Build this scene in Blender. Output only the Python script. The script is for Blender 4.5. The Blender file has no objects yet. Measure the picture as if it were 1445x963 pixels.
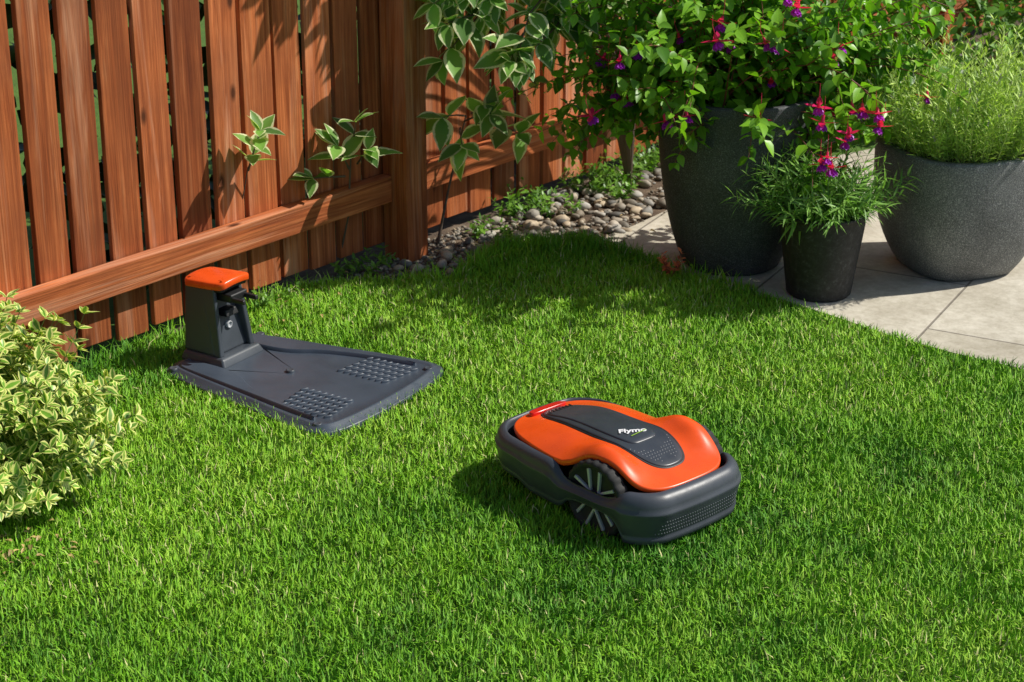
import bpy, math, random
import numpy as np
from mathutils import Vector, Matrix
random.seed(7)
R = np.random.default_rng(11)
np.random.seed(3)
S = bpy.context.scene
S.view_settings.view_transform = 'Standard'
S.view_settings.look = 'None'
S.view_settings.exposure = 0
COL = S.collection

# ---------------------------------------------------------------- helpers
def nrm(v):
    v = np.asarray(v, float)
    return v / (np.linalg.norm(v, axis=-1, keepdims=True) + 1e-12)

def link(ob, parent=None):
    COL.objects.link(ob)
    if parent: ob.parent = parent
    return ob

def empty(name, loc=(0, 0, 0), rz=0.0, sc=1.0):
    e = bpy.data.objects.new(name, None)
    e.empty_display_size = 0.1
    e.location = loc
    e.rotation_euler = (0, 0, rz)
    e.scale = (sc, sc, sc)
    COL.objects.link(e)
    return e

def mesh_np(name, V, faces, mat, col=None, parent=None, smooth=True):
    me = bpy.data.meshes.new(name)
    V = np.asarray(V, np.float32)
    me.vertices.add(len(V))
    me.vertices.foreach_set("co", V.ravel())
    loops = []; starts = []; tot = []
    c = 0
    for f in faces:
        f = np.asarray(f, np.int32)
        if len(f) == 0: continue
        k = f.shape[1]
        loops.append(f.ravel())
        starts.append(c + np.arange(len(f)) * k)
        tot.append(np.full(len(f), k))
        c += f.size
    L = np.concatenate(loops).astype(np.int32)
    st = np.concatenate(starts).astype(np.int32)
    tt = np.concatenate(tot).astype(np.int32)
    me.loops.add(len(L)); me.loops.foreach_set("vertex_index", L)
    me.polygons.add(len(st))
    me.polygons.foreach_set("loop_start", st)
    me.polygons.foreach_set("loop_total", tt)
    me.polygons.foreach_set("use_smooth", np.full(len(st), smooth))
    me.update(calc_edges=True)
    if col is not None:
        a = me.attributes.new("Col", 'FLOAT_COLOR', 'POINT')
        c4 = np.ones((len(V), 4), np.float32); c4[:, :3] = col
        a.data.foreach_set("color", c4.ravel())
    me.materials.append(mat)
    return link(bpy.data.objects.new(name, me), parent)

def mesh_py(name, V, F, mat, parent=None, smooth=False, bevel=0, seg=2, sub=0):
    me = bpy.data.meshes.new(name)
    me.from_pydata([tuple(v) for v in V], [], F)
    me.update()
    for p in me.polygons: p.use_smooth = smooth
    me.materials.append(mat)
    ob = link(bpy.data.objects.new(name, me), parent)
    if bevel:
        m = ob.modifiers.new("b", 'BEVEL'); m.width = bevel; m.segments = seg; m.limit_method = 'ANGLE'
        m.angle_limit = math.radians(30)
        for p in me.polygons: p.use_smooth = True
        w = ob.modifiers.new("w", 'WEIGHTED_NORMAL'); w.keep_sharp = True
    return ob

def tbox(name, b, t, z0, z1, mat, parent, bevel=.004, seg=2):
    V = [(b[0], b[2], z0), (b[1], b[2], z0), (b[1], b[3], z0), (b[0], b[3], z0),
         (t[0], t[2], z1), (t[1], t[2], z1), (t[1], t[3], z1), (t[0], t[3], z1)]
    F = [(3, 2, 1, 0), (4, 5, 6, 7), (0, 1, 5, 4), (1, 2, 6, 5), (2, 3, 7, 6), (3, 0, 4, 7)]
    return mesh_py(name, V, F, mat, parent, bevel=bevel, seg=seg)

def rings_mesh(name, rings, mat, parent=None, cap_top=True, cap_bot=False, smooth=True):
    n = len(rings[0]); V = np.concatenate(rings)
    F = []
    for k in range(len(rings) - 1):
        i = np.arange(n); j = (i + 1) % n
        F.append(np.stack([k * n + i, k * n + j, (k + 1) * n + j, (k + 1) * n + i], 1))
    faces = [np.concatenate(F)]
    ex = []
    if cap_top:
        V = np.vstack([V, rings[-1].mean(0)]); b = (len(rings) - 1) * n
        i = np.arange(n); j = (i + 1) % n
        ex.append(np.stack([b + i, b + j, np.full(n, len(V) - 1)], 1))
    if cap_bot:
        V = np.vstack([V, rings[0].mean(0)])
        i = np.arange(n); j = (i + 1) % n
        ex.append(np.stack([j, i, np.full(n, len(V) - 1)], 1))
    if ex: faces.append(np.concatenate(ex))
    return mesh_np(name, V, faces, mat, parent=parent, smooth=smooth)

def lathe(name, prof, mat, parent=None, n=64, cap_top=False, cap_bot=False, sq=2.0):
    a = np.linspace(0, 2 * math.pi, n, endpoint=False)
    c, s = np.cos(a), np.sin(a)
    if sq != 2.0:
        f = (np.abs(c) ** sq + np.abs(s) ** sq) ** (-1 / sq)
    else: f = 1
    rings = [np.stack([r * c * f, r * s * f, np.full(n, z)], 1) for r, z in prof]
    return rings_mesh(name, rings, mat, parent, cap_top, cap_bot)

def grid_noise(x, y, sc, seed):
    r = np.random.default_rng(seed); G = r.random((256, 256))
    X = x * sc + 1000.3; Y = y * sc + 1000.7
    xi = np.floor(X).astype(int); yi = np.floor(Y).astype(int)
    fx = X - xi; fy = Y - yi
    fx = fx * fx * (3 - 2 * fx); fy = fy * fy * (3 - 2 * fy)
    g = lambda a, b: G[a % 256, b % 256]
    return (g(xi, yi) * (1 - fx) + g(xi + 1, yi) * fx) * (1 - fy) + (g(xi, yi + 1) * (1 - fx) + g(xi + 1, yi + 1) * fx) * fy

def inpoly(x, y, P):
    P = np.asarray(P); ins = np.zeros(len(x), bool)
    j = len(P) - 1
    for i in range(len(P)):
        xi, yi = P[i]; xj, yj = P[j]
        if yi != yj:
            c = ((yi > y) != (yj > y)) & (x < (xj - xi) * (y - yi) / (yj - yi) + xi)
            ins ^= c
        j = i
    return ins

# ---------------------------------------------------------------- materials
class M:
    def __init__(s, name):
        s.m = bpy.data.materials.new(name); s.m.use_nodes = True
        s.t = s.m.node_tree; s.n = s.t.nodes; s.l = s.t.links
        s.b = s.n["Principled BSDF"]; s.out = s.n["Material Output"]
    def node(s, typ, **k):
        nd = s.n.new(typ)
        for a, v in k.items(): setattr(nd, a, v)
        return nd
    def lk(s, a, b): s.l.new(a, b)
    def coord(s, scale=(1, 1, 1), kind="Object"):
        c = s.node("ShaderNodeTexCoord"); mp = s.node("ShaderNodeMapping"); mp.inputs["Scale"].default_value = scale
        s.lk(c.outputs[kind], mp.inputs[0]); return mp.outputs[0]
    def noise(s, vec, scale, detail=4, rough=.6, dist=0):
        n = s.node("ShaderNodeTexNoise"); n.inputs["Scale"].default_value = scale
        n.inputs["Detail"].default_value = detail; n.inputs["Roughness"].default_value = rough
        n.inputs["Distortion"].default_value = dist
        if vec is not None: s.lk(vec, n.inputs["Vector"])
        return n.outputs["Fac"]
    def ramp(s, fac, stops):
        r = s.node("ShaderNodeValToRGB"); e = r.color_ramp.elements
        while len(e) < len(stops): e.new(.5)
        for k, (p, c) in enumerate(stops):
            e[k].position = p; e[k].color = (*c, 1) if len(c) == 3 else c
        s.lk(fac, r.inputs[0]); return r.outputs[0]
    def mix(s, fac, a, b, typ='MIX'):
        x = s.node("ShaderNodeMix", data_type='RGBA', blend_type=typ)
        for v, i in ((fac, 0), (a, 6), (b, 7)):
            if hasattr(v, "is_linked"): s.lk(v, x.inputs[i])
            else: x.inputs[i].default_value = v if i == 0 else (*v, 1)
        return x.outputs[2]
    def bump(s, h, strength=.3, dist=.002):
        b = s.node("ShaderNodeBump"); b.inputs["Strength"].default_value = strength; b.inputs["Distance"].default_value = dist
        s.lk(h, b.inputs["Height"]); s.lk(b.outputs[0], s.b.inputs["Normal"])
    def base(s, c):
        if hasattr(c, "is_linked"): s.lk(c, s.b.inputs["Base Color"])
        else: s.b.inputs["Base Color"].default_value = (*c, 1)
    def rough(s, r):
        if hasattr(r, "is_linked"): s.lk(r, s.b.inputs["Roughness"])
        else: s.b.inputs["Roughness"].default_value = r
    def soft_normal(s, up=.8):
        g = s.node("ShaderNodeNewGeometry"); a = s.node("ShaderNodeVectorMath", operation='ADD'); n = s.node("ShaderNodeVectorMath", operation='NORMALIZE')
        s.lk(g.outputs["Normal"], a.inputs[0]); a.inputs[1].default_value = (0, 0, up); s.lk(a.outputs[0], n.inputs[0])
        s.lk(n.outputs[0], s.b.inputs["Normal"]); return n.outputs[0]
    def translucent(s, col, fac=.3):
        t = s.node("ShaderNodeBsdfTranslucent"); mx = s.node("ShaderNodeMixShader"); mx.inputs[0].default_value = fac
        if hasattr(col, "is_linked"): s.lk(col, t.inputs[0])
        else: t.inputs[0].default_value = (*col, 1)
        s.lk(s.b.outputs[0], mx.inputs[1]); s.lk(t.outputs[0], mx.inputs[2]); s.lk(mx.outputs[0], s.out.inputs[0])

def plastic(name, c, rough=.4, bump=.15, bs=900, spec=.5):
    m = M(name); v = m.coord()
    n = m.noise(v, 6, 3)
    d = tuple(x * .8 for x in c); l = tuple(min(1, x * 1.15) for x in c)
    m.base(m.ramp(n, [(.3, d), (.7, l)]))
    rr = m.ramp(m.noise(v, 25, 4), [(.3, (rough * .85,) * 3), (.7, (rough * 1.2,) * 3)])
    m.rough(rr); m.b.inputs["Specular IOR Level"].default_value = spec
    if bump: m.bump(m.noise(v, bs, 1), bump, .0006)
    return m.m

def wood(name, axis):
    m = M(name)
    sc = [24, 24, 24]; sc[axis] = 1.1
    c = m.node("ShaderNodeTexCoord")
    at = m.node("ShaderNodeAttribute", attribute_name="Col")
    add = m.node("ShaderNodeVectorMath", operation='MULTIPLY_ADD')
    m.lk(at.outputs["Color"], add.inputs[0]); add.inputs[1].default_value = (7, 7, 7); m.lk(c.outputs["Object"], add.inputs[2])
    mp = m.node("ShaderNodeMapping"); mp.inputs["Scale"].default_value = sc; m.lk(add.outputs[0], mp.inputs[0])
    g = m.noise(mp.outputs[0], 1.0, 5, .65, 1.6)
    mp2 = m.node("ShaderNodeMapping"); s2 = [130, 130, 130]; s2[axis] = 3; mp2.inputs["Scale"].default_value = s2; m.lk(add.outputs[0], mp2.inputs[0])
    g2 = m.noise(mp2.outputs[0], 1.0, 3, .6)
    mp3 = m.node("ShaderNodeMapping"); s3 = [8, 8, 8]; s3[axis] = 3.4; mp3.inputs["Scale"].default_value = s3; m.lk(add.outputs[0], mp3.inputs[0])
    vo = m.node("ShaderNodeTexVoronoi"); m.lk(mp3.outputs[0], vo.inputs["Vector"]); vo.inputs["Scale"].default_value = 1
    kn = m.ramp(vo.outputs["Distance"], [(.05, (1, 1, 1)), (.12, (0, 0, 0))])
    big = m.noise(add.outputs[0], 3.0, 4)
    c1 = m.ramp(g, [(.25, (.20, .045, .014)), (.42, (.43, .112, .030)), (.58, (.60, .185, .058)), (.8, (.74, .33, .145))])
    c2 = m.mix(.7, c1, m.ramp(g2, [(.3, (.35, .28, .25)), (.62, (1, 1, 1))]), 'MULTIPLY')
    c3 = m.mix(m.ramp(big, [(.38, (0, 0, 0)), (.72, (.75, .75, .75))]), c2, (.23, .065, .024))
    pl = m.noise(mp.outputs[0], .45, 5, .7, .8)
    c3 = m.mix(m.ramp(pl, [(.54, (0, 0, 0)), (.72, (.6, .6, .6))]), c3, (.78, .44, .27))
    sep = m.node("ShaderNodeSeparateColor"); m.lk(at.outputs["Color"], sep.inputs[0])
    tint = m.ramp(sep.outputs[0], [(0, (.60, .54, .54)), (.5, (1, .96, .92)), (1, (1.2, 1.25, 1.4))])
    c4 = m.mix(1.0, c3, tint, 'MULTIPLY')
    c5 = m.mix(kn, c4, (.09, .025, .008))
    m.base(c5); m.rough(.7); m.b.inputs["Specular IOR Level"].default_value = .25
    m.bump(m.mix(.5, g, g2), .7, .006)
    return m.m

def leafmat(name, mid, edge, dark, e0=.55, e1=.75, tr=.3, rough=.4, edge_on=True, up=0.0, spec=.4):
    m = M(name)
    at = m.node("ShaderNodeAttribute", attribute_name="Col")
    sep = m.node("ShaderNodeSeparateColor"); m.lk(at.outputs["Color"], sep.inputs[0])
    c = m.ramp(sep.outputs[0], [(0, dark), (.55, mid), (1, tuple(min(1, x * 1.5) for x in mid))])
    if edge_on:
        n = m.noise(m.coord(), 60, 3)
        ad = m.node("ShaderNodeMath", operation='MULTIPLY_ADD'); m.lk(n, ad.inputs[0]); ad.inputs[1].default_value = .5
        m.lk(sep.outputs[1], ad.inputs[2])
        f = m.ramp(ad.outputs[0], [(e0 + .25, (0, 0, 0)), (min(.999, e1 + .25), (1, 1, 1))])
        ed = m.ramp(sep.outputs[0], [(0, tuple(x * .55 for x in edge)), (.6, edge)])
        c = m.mix(f, c, ed)
    else:
        f = m.ramp(sep.outputs[1], [(.0, (1.25, 1.2, 1.3)), (.12, (1, 1, 1))])
        c = m.mix(1.0, c, f, 'MULTIPLY')
    m.base(c); m.rough(rough)
    m.b.inputs["Specular IOR Level"].default_value = spec
    if up: m.soft_normal(up)
    if tr:
        br = m.mix(1.0, c, (1.5, 1.7, .6), 'MULTIPLY')
        m.translucent(br, tr)
    return m.m

# ---------------------------------------------------------------- leaf tools
def leaf_template(rows=5, cols=5, wid=.5, fold=.12, curl=.18, peak=.8, wav=0):
    t = np.linspace(0, 1, rows)
    a = {3: [-1, 0, 1], 5: [-1, -.55, 0, .55, 1]}[cols]
    V = []; C = []
    for ti in t:
        w = wid * .5 * max(math.sin(math.pi * min(1, ti) ** peak), 0.03)
        if ti == 1: w = 0.01 * wid
        for ai in a:
            V.append((ai * w, ti, fold * abs(ai) * w * 2 - curl * ti * ti + wav * math.sin(ti * 9 + ai)))
            C.append((abs(ai), ti))
    F = []
    for i in range(rows - 1):
        for j in range(cols - 1):
            p = i * cols + j
            F.append((p, p + 1, p + cols + 1, p + cols))
    return np.array(V), np.array(F), np.array(C)

class Leaves:
    def __init__(s): s.p = []; s.d = []; s.n = []; s.s = []; s.r = []
    def add(s, p, d, n, sc, r=None):
        s.p.append(p); s.d.append(d); s.n.append(n); s.s.append(sc); s.r.append(random.random() if r is None else r)
    def build(s, name, tmpl, mat, parent=None):
        P = np.array(s.p, float); D = nrm(np.array(s.d, float)); N = np.array(s.n, float); SC = np.array(s.s); RR = np.array(s.r)
        X = nrm(np.cross(D, N)); Z = np.cross(X, D)
        TV, TF, TC = tmpl
        k = len(TV)
        V = P[:, None, :] + SC[:, None, None] * (TV[None, :, 0:1] * X[:, None, :] + TV[None, :, 1:2] * D[:, None, :] + TV[None, :, 2:3] * Z[:, None, :])
        F = (np.arange(len(P))[:, None, None] * k + TF[None]).reshape(-1, TF.shape[1])
        C = np.zeros((len(P), k, 3)); C[:, :, 0] = RR[:, None]; C[:, :, 1] = TC[None, :, 0]; C[:, :, 2] = TC[None, :, 1]
        return mesh_np(name, V.reshape(-1, 3), [F], mat, C.reshape(-1, 3), parent)

class Tubes:
    def __init__(s, k=5): s.V = []; s.F = []; s.k = k; s.c = 0
    def add(s, pts, r0, r1):
        pts = np.array(pts); n = len(pts); k = s.k
        T = nrm(np.gradient(pts, axis=0))
        ref = np.array([.31, .2, .93]); A = nrm(np.cross(T, ref)); B = np.cross(T, A)
        rr = np.linspace(r0, r1, n)
        a = np.linspace(0, 2 * math.pi, k, endpoint=False)
        V = pts[:, None] + rr[:, None, None] * (np.cos(a)[None, :, None] * A[:, None] + np.sin(a)[None, :, None] * B[:, None])
        s.V.append(V.reshape(-1, 3))
        i = np.arange(k); j = (i + 1) % k
        for q in range(n - 1):
            s.F.append(s.c + np.stack([q * k + i, q * k + j, (q + 1) * k + j, (q + 1) * k + i], 1))
        s.c += n * k
    def build(s, name, mat, parent=None):
        V = np.concatenate(s.V)
        return mesh_np(name, V, [np.concatenate(s.F)], mat, np.full((len(V), 3), .5), parent)

def stem_pts(p, d, L, droop, n=9, jit=.12):
    p = np.array(p, float); d = nrm(np.array(d, float)); st = L / n
    pts = [p.copy()]; ds = [d.copy()]
    for k in range(n):
        d = nrm(d + np.array([random.gauss(0, jit), random.gauss(0, jit), random.gauss(0, jit * .6) - droop]) * (st * 4))
        p = p + d * st; pts.append(p.copy()); ds.append(d.copy())
    return np.array(pts), np.array(ds)

def leaves_on(Lv, pts, ds, size, start=.3, per=2, spread=.9, up=1.0, sizevar=.3, r=None, phase=None):
    n = len(pts); ph = random.random() * 6 if phase is None else phase
    for k in range(n):
        t = k / (n - 1)
        if t < start: continue
        d = ds[k]; A = nrm(np.cross(d, [.2, .1, 1])); B = np.cross(d, A)
        for q in range(per):
            a = ph + q * 2 * math.pi / per + (k % 2) * math.pi / 2 + random.gauss(0, .35)
            side = A * math.cos(a) + B * math.sin(a)
            ld = nrm(d * (1 - spread * .55 + random.gauss(0, .1)) + side * spread)
            nn = nrm(np.array([random.gauss(0, .35), random.gauss(0, .35), up]) + d * .3)
            Lv.add(pts[k], ld, nn, size * (1 + random.uniform(-sizevar, sizevar)) * (1 - .35 * max(0, t - .75) * 4 * .6), r() if r else None)

# ---------------------------------------------------------------- light, sky, camera
SAZ, SEL = math.radians(9), math.radians(47)
sun_dir = Vector((math.cos(SAZ) * math.cos(SEL), math.sin(SAZ) * math.cos(SEL), math.sin(SEL)))
sl = bpy.data.lights.new("sun", 'SUN'); sl.energy = 5.0; sl.angle = math.radians(.5); sl.color = (1, .955, .87)
so = link(bpy.data.objects.new("sun", sl)); so.rotation_euler = sun_dir.to_track_quat('Z', 'Y').to_euler(); so.location = (4, 1, 6)
w = bpy.data.worlds.new("World"); S.world = w; w.use_nodes = True
sk = w.node_tree.nodes.new("ShaderNodeTexSky"); sk.sky_type = 'NISHITA'; sk.sun_disc = False
sk.sun_elevation = SEL; sk.sun_rotation = math.atan2(sun_dir.x, sun_dir.y)
bg = w.node_tree.nodes["Background"]; bg.inputs[1].default_value = .09
w.node_tree.links.new(sk.outputs[0], bg.inputs[0])
cam = bpy.data.cameras.new("camera"); co = link(bpy.data.objects.new("camera", cam))
cam.lens = 70.1; cam.sensor_width = 36; co.location = (0, 0, 2.24); co.rotation_euler = (math.radians(90 - 21.4), 0, 0)
cam.clip_end = 500; cam.dof.use_dof = True; cam.dof.focus_distance = 5.15; cam.dof.aperture_fstop = 9
S.camera = co

# ---------------------------------------------------------------- ground
def flat(name, P, z, mat, parent=None):
    return mesh_py(name, [(x, y, z) for x, y in P], [tuple(range(len(P)))], mat, parent)

LAWN = [(-4.49, 1.6), (-.68, 6.22), (-.45, 6.27), (-.196, 6.29), (-.12, 6.42), (-.055, 6.57), (.1, 6.63), (.268, 6.65), (.42, 6.50), (.568, 6.348),
        (.72, 6.215), (.868, 6.072), (1.02, 5.91), (1.158, 5.754), (1.33, 5.60), (1.516, 5.466), (2.2, 4.97), (3, 4.5), (5, 3.3), (5, -1), (-4.5, -1)]
m = M("soil"); v = m.coord()
m.base(m.ramp(m.noise(v, 9, 8, .7), [(.3, (.045, .027, .016)), (.55, (.14, .095, .06)), (.75, (.28, .21, .145))])); m.rough(.9)
m.bump(m.noise(v, 60, 6, .7), .8, .01)
MSOIL = m.m
m = M("ground_turf"); v = m.coord()
m.base(m.ramp(m.noise(v, 5, 8, .7), [(.3, (.05, .11, .010)), (.7, (.10, .19, .020))])); m.rough(.95)
m.bump(m.noise(v, 80, 4, .7), .8, .01)
MTURF = m.m
flat("ground", [(-60, -60), (60, -60), (60, 60), (-60, 60)], -.012, MTURF)
flat("lawn_soil", LAWN, -.004, MTURF)
BED = [(-1.2, 5.6), (-.68, 6.21), (-.45, 6.262), (-.19, 6.28), (-.11, 6.41), (-.05, 6.56), (.1, 6.62), (.268, 6.64), (.40, 6.75), (.62, 7.1), (1.1, 7.75), (1.7, 8.3), (4.2, 9.2), (6, 14), (3.5, 14)]
flat("garden_bed", BED, 0.0, MSOIL)

B_ST = np.array([-.915, 5.57]); A_ST = math.radians(-33); S_ST = 1.06
C_MO = np.array([.258, 4.600]); A_MO = math.radians(-48)
def local(x, y, C, A):
    dx = x - C[0]; dy = y - C[1]
    return dx * math.cos(A) + dy * math.sin(A), -dx * math.sin(A) + dy * math.cos(A)

def grass(x, y, lmul=1.0, wmul=1.0, seed=0):
    n = len(x); r = np.random.default_rng(100 + seed)
    c1 = grid_noise(x, y, 9, 1); c2 = .65 * grid_noise(x, y, 1.7, 2) + .35 * grid_noise(x, y, 4.5, 21); c3 = grid_noise(x, y, 34, 3)
    c4 = grid_noise(x, y, 16, 31)
    la = grid_noise(x, y, 7, 4) * 9 + r.normal(0, 2.0, n)
    Ln = (.014 + .010 * c1 + .014 * c3 + .014 * r.random(n)) * lmul
    lean = np.clip(.25 + .6 * c3 + r.normal(0, .4, n), .02, 1.4)
    dx = np.cos(la); dy = np.sin(la)
    fa = r.random(n) * 2 * math.pi
    wx = np.cos(fa); wy = np.sin(fa)
    W = (.0010 + .0012 * r.random(n)) * wmul
    z0 = np.zeros(n)
    P0 = np.stack([x, y, z0], 1)
    Dm = np.stack([dx * np.sin(lean * .5), dy * np.sin(lean * .5), np.cos(lean * .5)], 1)
    Dt = np.stack([dx * np.sin(lean * 1.4), dy * np.sin(lean * 1.4), np.cos(lean * 1.4)], 1)
    Pm = P0 + Dm * (Ln * .55)[:, None]; Pt = Pm + Dt * (Ln * .5)[:, None]
    Wv = np.stack([wx, wy, z0], 1) * W[:, None]
    V = np.stack([P0 - Wv, P0 + Wv, Pm + Wv * .85, Pm - Wv * .85, Pt], 1)
    g = np.array([.20, .46, .012]); yl = np.array([.42, .64, .06]); dk = np.array([.070, .25, .010]); dry = np.array([.62, .60, .26])
    k = np.clip(1.7 * (c2 - .5) + .55 + .35 * (c1 - .5) + .25 * (c4 - .5) + r.normal(0, .22, n), 0, 1)[:, None]
    c = dk * (1 - k) ** 1.3 + g * (1 - (1 - k) ** 1.3)
    k2 = np.clip((r.random(n) - .68) * 1.6 + (c2 - .5) * 1.3, 0, 1)[:, None]
    c = c * (1 - k2) + yl * k2
    ds = (r.random(n) < .015 + .04 * (c2 > .62))[:, None]
    c = np.where(ds, dry, c)
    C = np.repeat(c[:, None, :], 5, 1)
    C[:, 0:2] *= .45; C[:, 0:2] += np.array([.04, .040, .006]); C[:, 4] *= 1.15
    i = np.arange(n)[:, None] * 5
    return V.reshape(-1, 3), i + np.array([[0, 1, 2, 3]]), i + np.array([[3, 2, 4]]), np.clip(C, 0, .9).reshape(-1, 3)

def wob(x, y):
    return x + (grid_noise(x, y, 14, 8) - .5) * .06, y + (grid_noise(x, y, 14, 9) - .5) * .06
def cand(x0, x1, y0, y1, dens, sd):
    r = np.random.default_rng(sd); n = int((x1 - x0) * (y1 - y0) * dens)
    x = r.uniform(x0, x1, n); y = r.uniform(y0, y1, n)
    wx, wy = wob(x, y)
    k = inpoly(wx, wy, LAWN)
    k &= r.random(n) < .55 + .75 * grid_noise(x, y, 22, 12)
    a, b = local(x, y, B_ST, A_ST); a /= S_ST; b /= S_ST
    k &= ~((a > -.0) & (a < .64) & (abs(b) < .17 + .15 * np.clip(a, 0, .63)))
    a, b = local(x, y, C_MO, A_MO)
    k &= ~((abs(a) < .25) & (abs(b) < .13))
    return x[k], y[k]
xa, ya = cand(-2.0, 1.9, 3.35, 6.75, 32000, 1)
vis = np.abs(xa) < .275 * ya * 1.06 + .08
xa, ya = xa[vis], ya[vis]
xb, yb = cand(-4.4, 4.6, 1.2, 6.7, 3000, 2)
out = ~((np.abs(xb) < .275 * yb * 1.06 + .08) & (yb > 3.35)); xb, yb = xb[out], yb[out]
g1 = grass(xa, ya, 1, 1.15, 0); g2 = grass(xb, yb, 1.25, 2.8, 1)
fx = []; fy = []
for (p, q, num, sg) in [((-3.0, 3.41), (-.70, 6.2), 4200, .045), ((-.30, 6.27), (-.05, 6.5), 1500, .05), ((-.05, 6.55), (.3, 6.62), 1600, .04), ((.27, 6.62), (2.4, 4.85), 5000, .022)]:
    t = R.random(num); fx.append(p[0] + (q[0] - p[0]) * t + R.normal(0, sg, num)); fy.append(p[1] + (q[1] - p[1]) * t + R.normal(0, sg, num))
# grass growing against the mower and the docking plate
for (C0, A0, hx, hy, num) in [(C_MO, A_MO, .285, .195, 1500)]:
    t = R.random(num) * 2 * math.pi; cc, ss = np.cos(t), np.sin(t)
    q = (np.abs(cc) ** 5 + np.abs(ss) ** 5) ** (-.2) * (1 + R.normal(.0, .03, num))
    lx, ly = hx * cc * q, hy * ss * q
    fx.append(C0[0] + lx * math.cos(A0) - ly * math.sin(A0)); fy.append(C0[1] + lx * math.sin(A0) + ly * math.cos(A0))
fx = np.concatenate(fx); fy = np.concatenate(fy)
kk = inpoly(fx, fy, LAWN); fx, fy = fx[kk], fy[kk]
near = ((fx - C_MO[0]) ** 2 + (fy - C_MO[1]) ** 2) < .3
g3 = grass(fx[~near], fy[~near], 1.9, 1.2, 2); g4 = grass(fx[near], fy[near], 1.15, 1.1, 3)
V = []; Q = []; T = []; C = []; off = 0
for g in (g1, g2, g3, g4):
    V.append(g[0]); Q.append(g[1] + off); T.append(g[2] + off); C.append(g[3]); off += len(g[0])
m = M("grass_blades"); at = m.node("ShaderNodeAttribute", attribute_name="Col")
m.base(at.outputs["Color"]); m.rough(.55); m.b.inputs["Specular IOR Level"].default_value = .2; m.soft_normal(.8)
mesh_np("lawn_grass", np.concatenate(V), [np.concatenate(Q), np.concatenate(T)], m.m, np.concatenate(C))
print("BLADES", len(xa), len(xb))

# ---------------------------------------------------------------- patio
m = M("patio_stone")
tc = m.node("ShaderNodeTexCoord"); mp = m.node("ShaderNodeMapping"); mp.inputs["Rotation"].default_value = (0, 0, math.radians(-62)); mp.inputs["Location"].default_value = (.13, .22, 0)
m.lk(tc.outputs["Object"], mp.inputs[0])
bk = m.node("ShaderNodeTexBrick"); m.lk(mp.outputs[0], bk.inputs["Vector"])
bk.inputs["Scale"].default_value = 1; bk.inputs["Brick Width"].default_value = .9; bk.inputs["Row Height"].default_value = .6; bk.inputs["Mortar Size"].default_value = .005
bk.inputs["Mortar Smooth"].default_value = .5; bk.inputs["Color1"].default_value = (.54, .495, .40, 1); bk.inputs["Color2"].default_value = (.62, .575, .48, 1); bk.inputs["Mortar"].default_value = (.26, .23, .19, 1)
v = tc.outputs["Object"]
st = m.ramp(m.noise(v, 3.5, 7, .7), [(.3, (.66, .64, .60)), (.6, (1, 1, 1))])
st2 = m.ramp(m.noise(v, 45, 5, .7), [(.3, (.80, .78, .74)), (.6, (1.05, 1.05, 1.05))])
c = m.mix(1, m.mix(1, bk.outputs["Color"], st, 'MULTIPLY'), st2, 'MULTIPLY')
m.base(c); m.rough(.8)
inv = m.node("ShaderNodeMath", operation='SUBTRACT'); inv.inputs[0].default_value = 1; m.lk(bk.outputs["Fac"], inv.inputs[1])
hh = m.node("ShaderNodeMath", operation='MULTIPLY_ADD'); m.lk(m.noise(v, 12, 7, .65), hh.inputs[0]); hh.inputs[1].default_value = .6; m.lk(inv.outputs[0], hh.inputs[2])
m.bump(hh.outputs[0], .5, .006)
PAT = [(.268, 6.645), (.42, 6.49), (.568, 6.338), (.72, 6.205), (.868, 6.062), (1.02, 5.90), (1.158, 5.744), (1.33, 5.59), (1.516, 5.456), (2.2, 4.96), (3, 4.49), (5, 3.29), (8, 3.2), (8, 9), (4.2, 8.8), (1.9, 8.1), (1.1, 7.6), (.64, 7.1), (.42, 6.8)]
mesh_py("patio", [(x, y, .012) for x, y in PAT] + [(x, y, -.02) for x, y in PAT],
                [tuple(range(len(PAT)))] + [(i, i + len(PAT), (i + 1) % len(PAT) + len(PAT), (i + 1) % len(PAT)) for i in range(len(PAT))], m.m)
ZP = .012

# ---------------------------------------------------------------- pebbles
m = M("pebble_stone"); at = m.node("ShaderNodeAttribute", attribute_name="Col")
sp = m.ramp(m.noise(m.coord(), 70, 4), [(.3, (.7, .7, .7)), (.7, (1.1, 1.1, 1.1))])
m.base(m.mix(1, at.outputs["Color"], sp, 'MULTIPLY')); m.rough(.7)
MPEB = m.m
import bmesh
bm = bmesh.new(); bmesh.ops.create_icosphere(bm, subdivisions=2, radius=1)
IV = np.array([v.co[:] for v in bm.verts]); IF = np.array([[v.index for v in f.verts] for f in bm.faces]); bm.free()
def pebbles(name, pts, smin, smax, mat, parent=None, pale=1.0):
    V = []; F = []; C = []
    for k, (x, y, z) in enumerate(pts):
        s = smin + (smax - smin) * random.random() ** 1.8; a = random.random() * 6
        sx, sy, sz = s * random.uniform(.8, 1.4), s * random.uniform(.6, 1), s * random.uniform(.4, .8)
        q = IV * (1 + .14 * np.sin(IV[:, [1, 2, 0]] * 3 + random.random() * 6))
        q = q * [sx, sy, sz]; q = np.stack([q[:, 0] * math.cos(a) - q[:, 1] * math.sin(a), q[:, 0] * math.sin(a) + q[:, 1] * math.cos(a), q[:, 2]], 1)
        V.append(q + [x, y, z + sz * .5]); F.append(IF + k * len(IV))
        b = random.uniform(.10, .50) * pale; tn = random.uniform(-.05, .16)
        C.append(np.tile([b * (1.05 + tn), b * .95, b * (.80 - tn)], (len(IV), 1)))
    return mesh_np(name, np.concatenate(V), [np.concatenate(F)], mat, np.concatenate(C), parent)
pp = []
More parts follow.
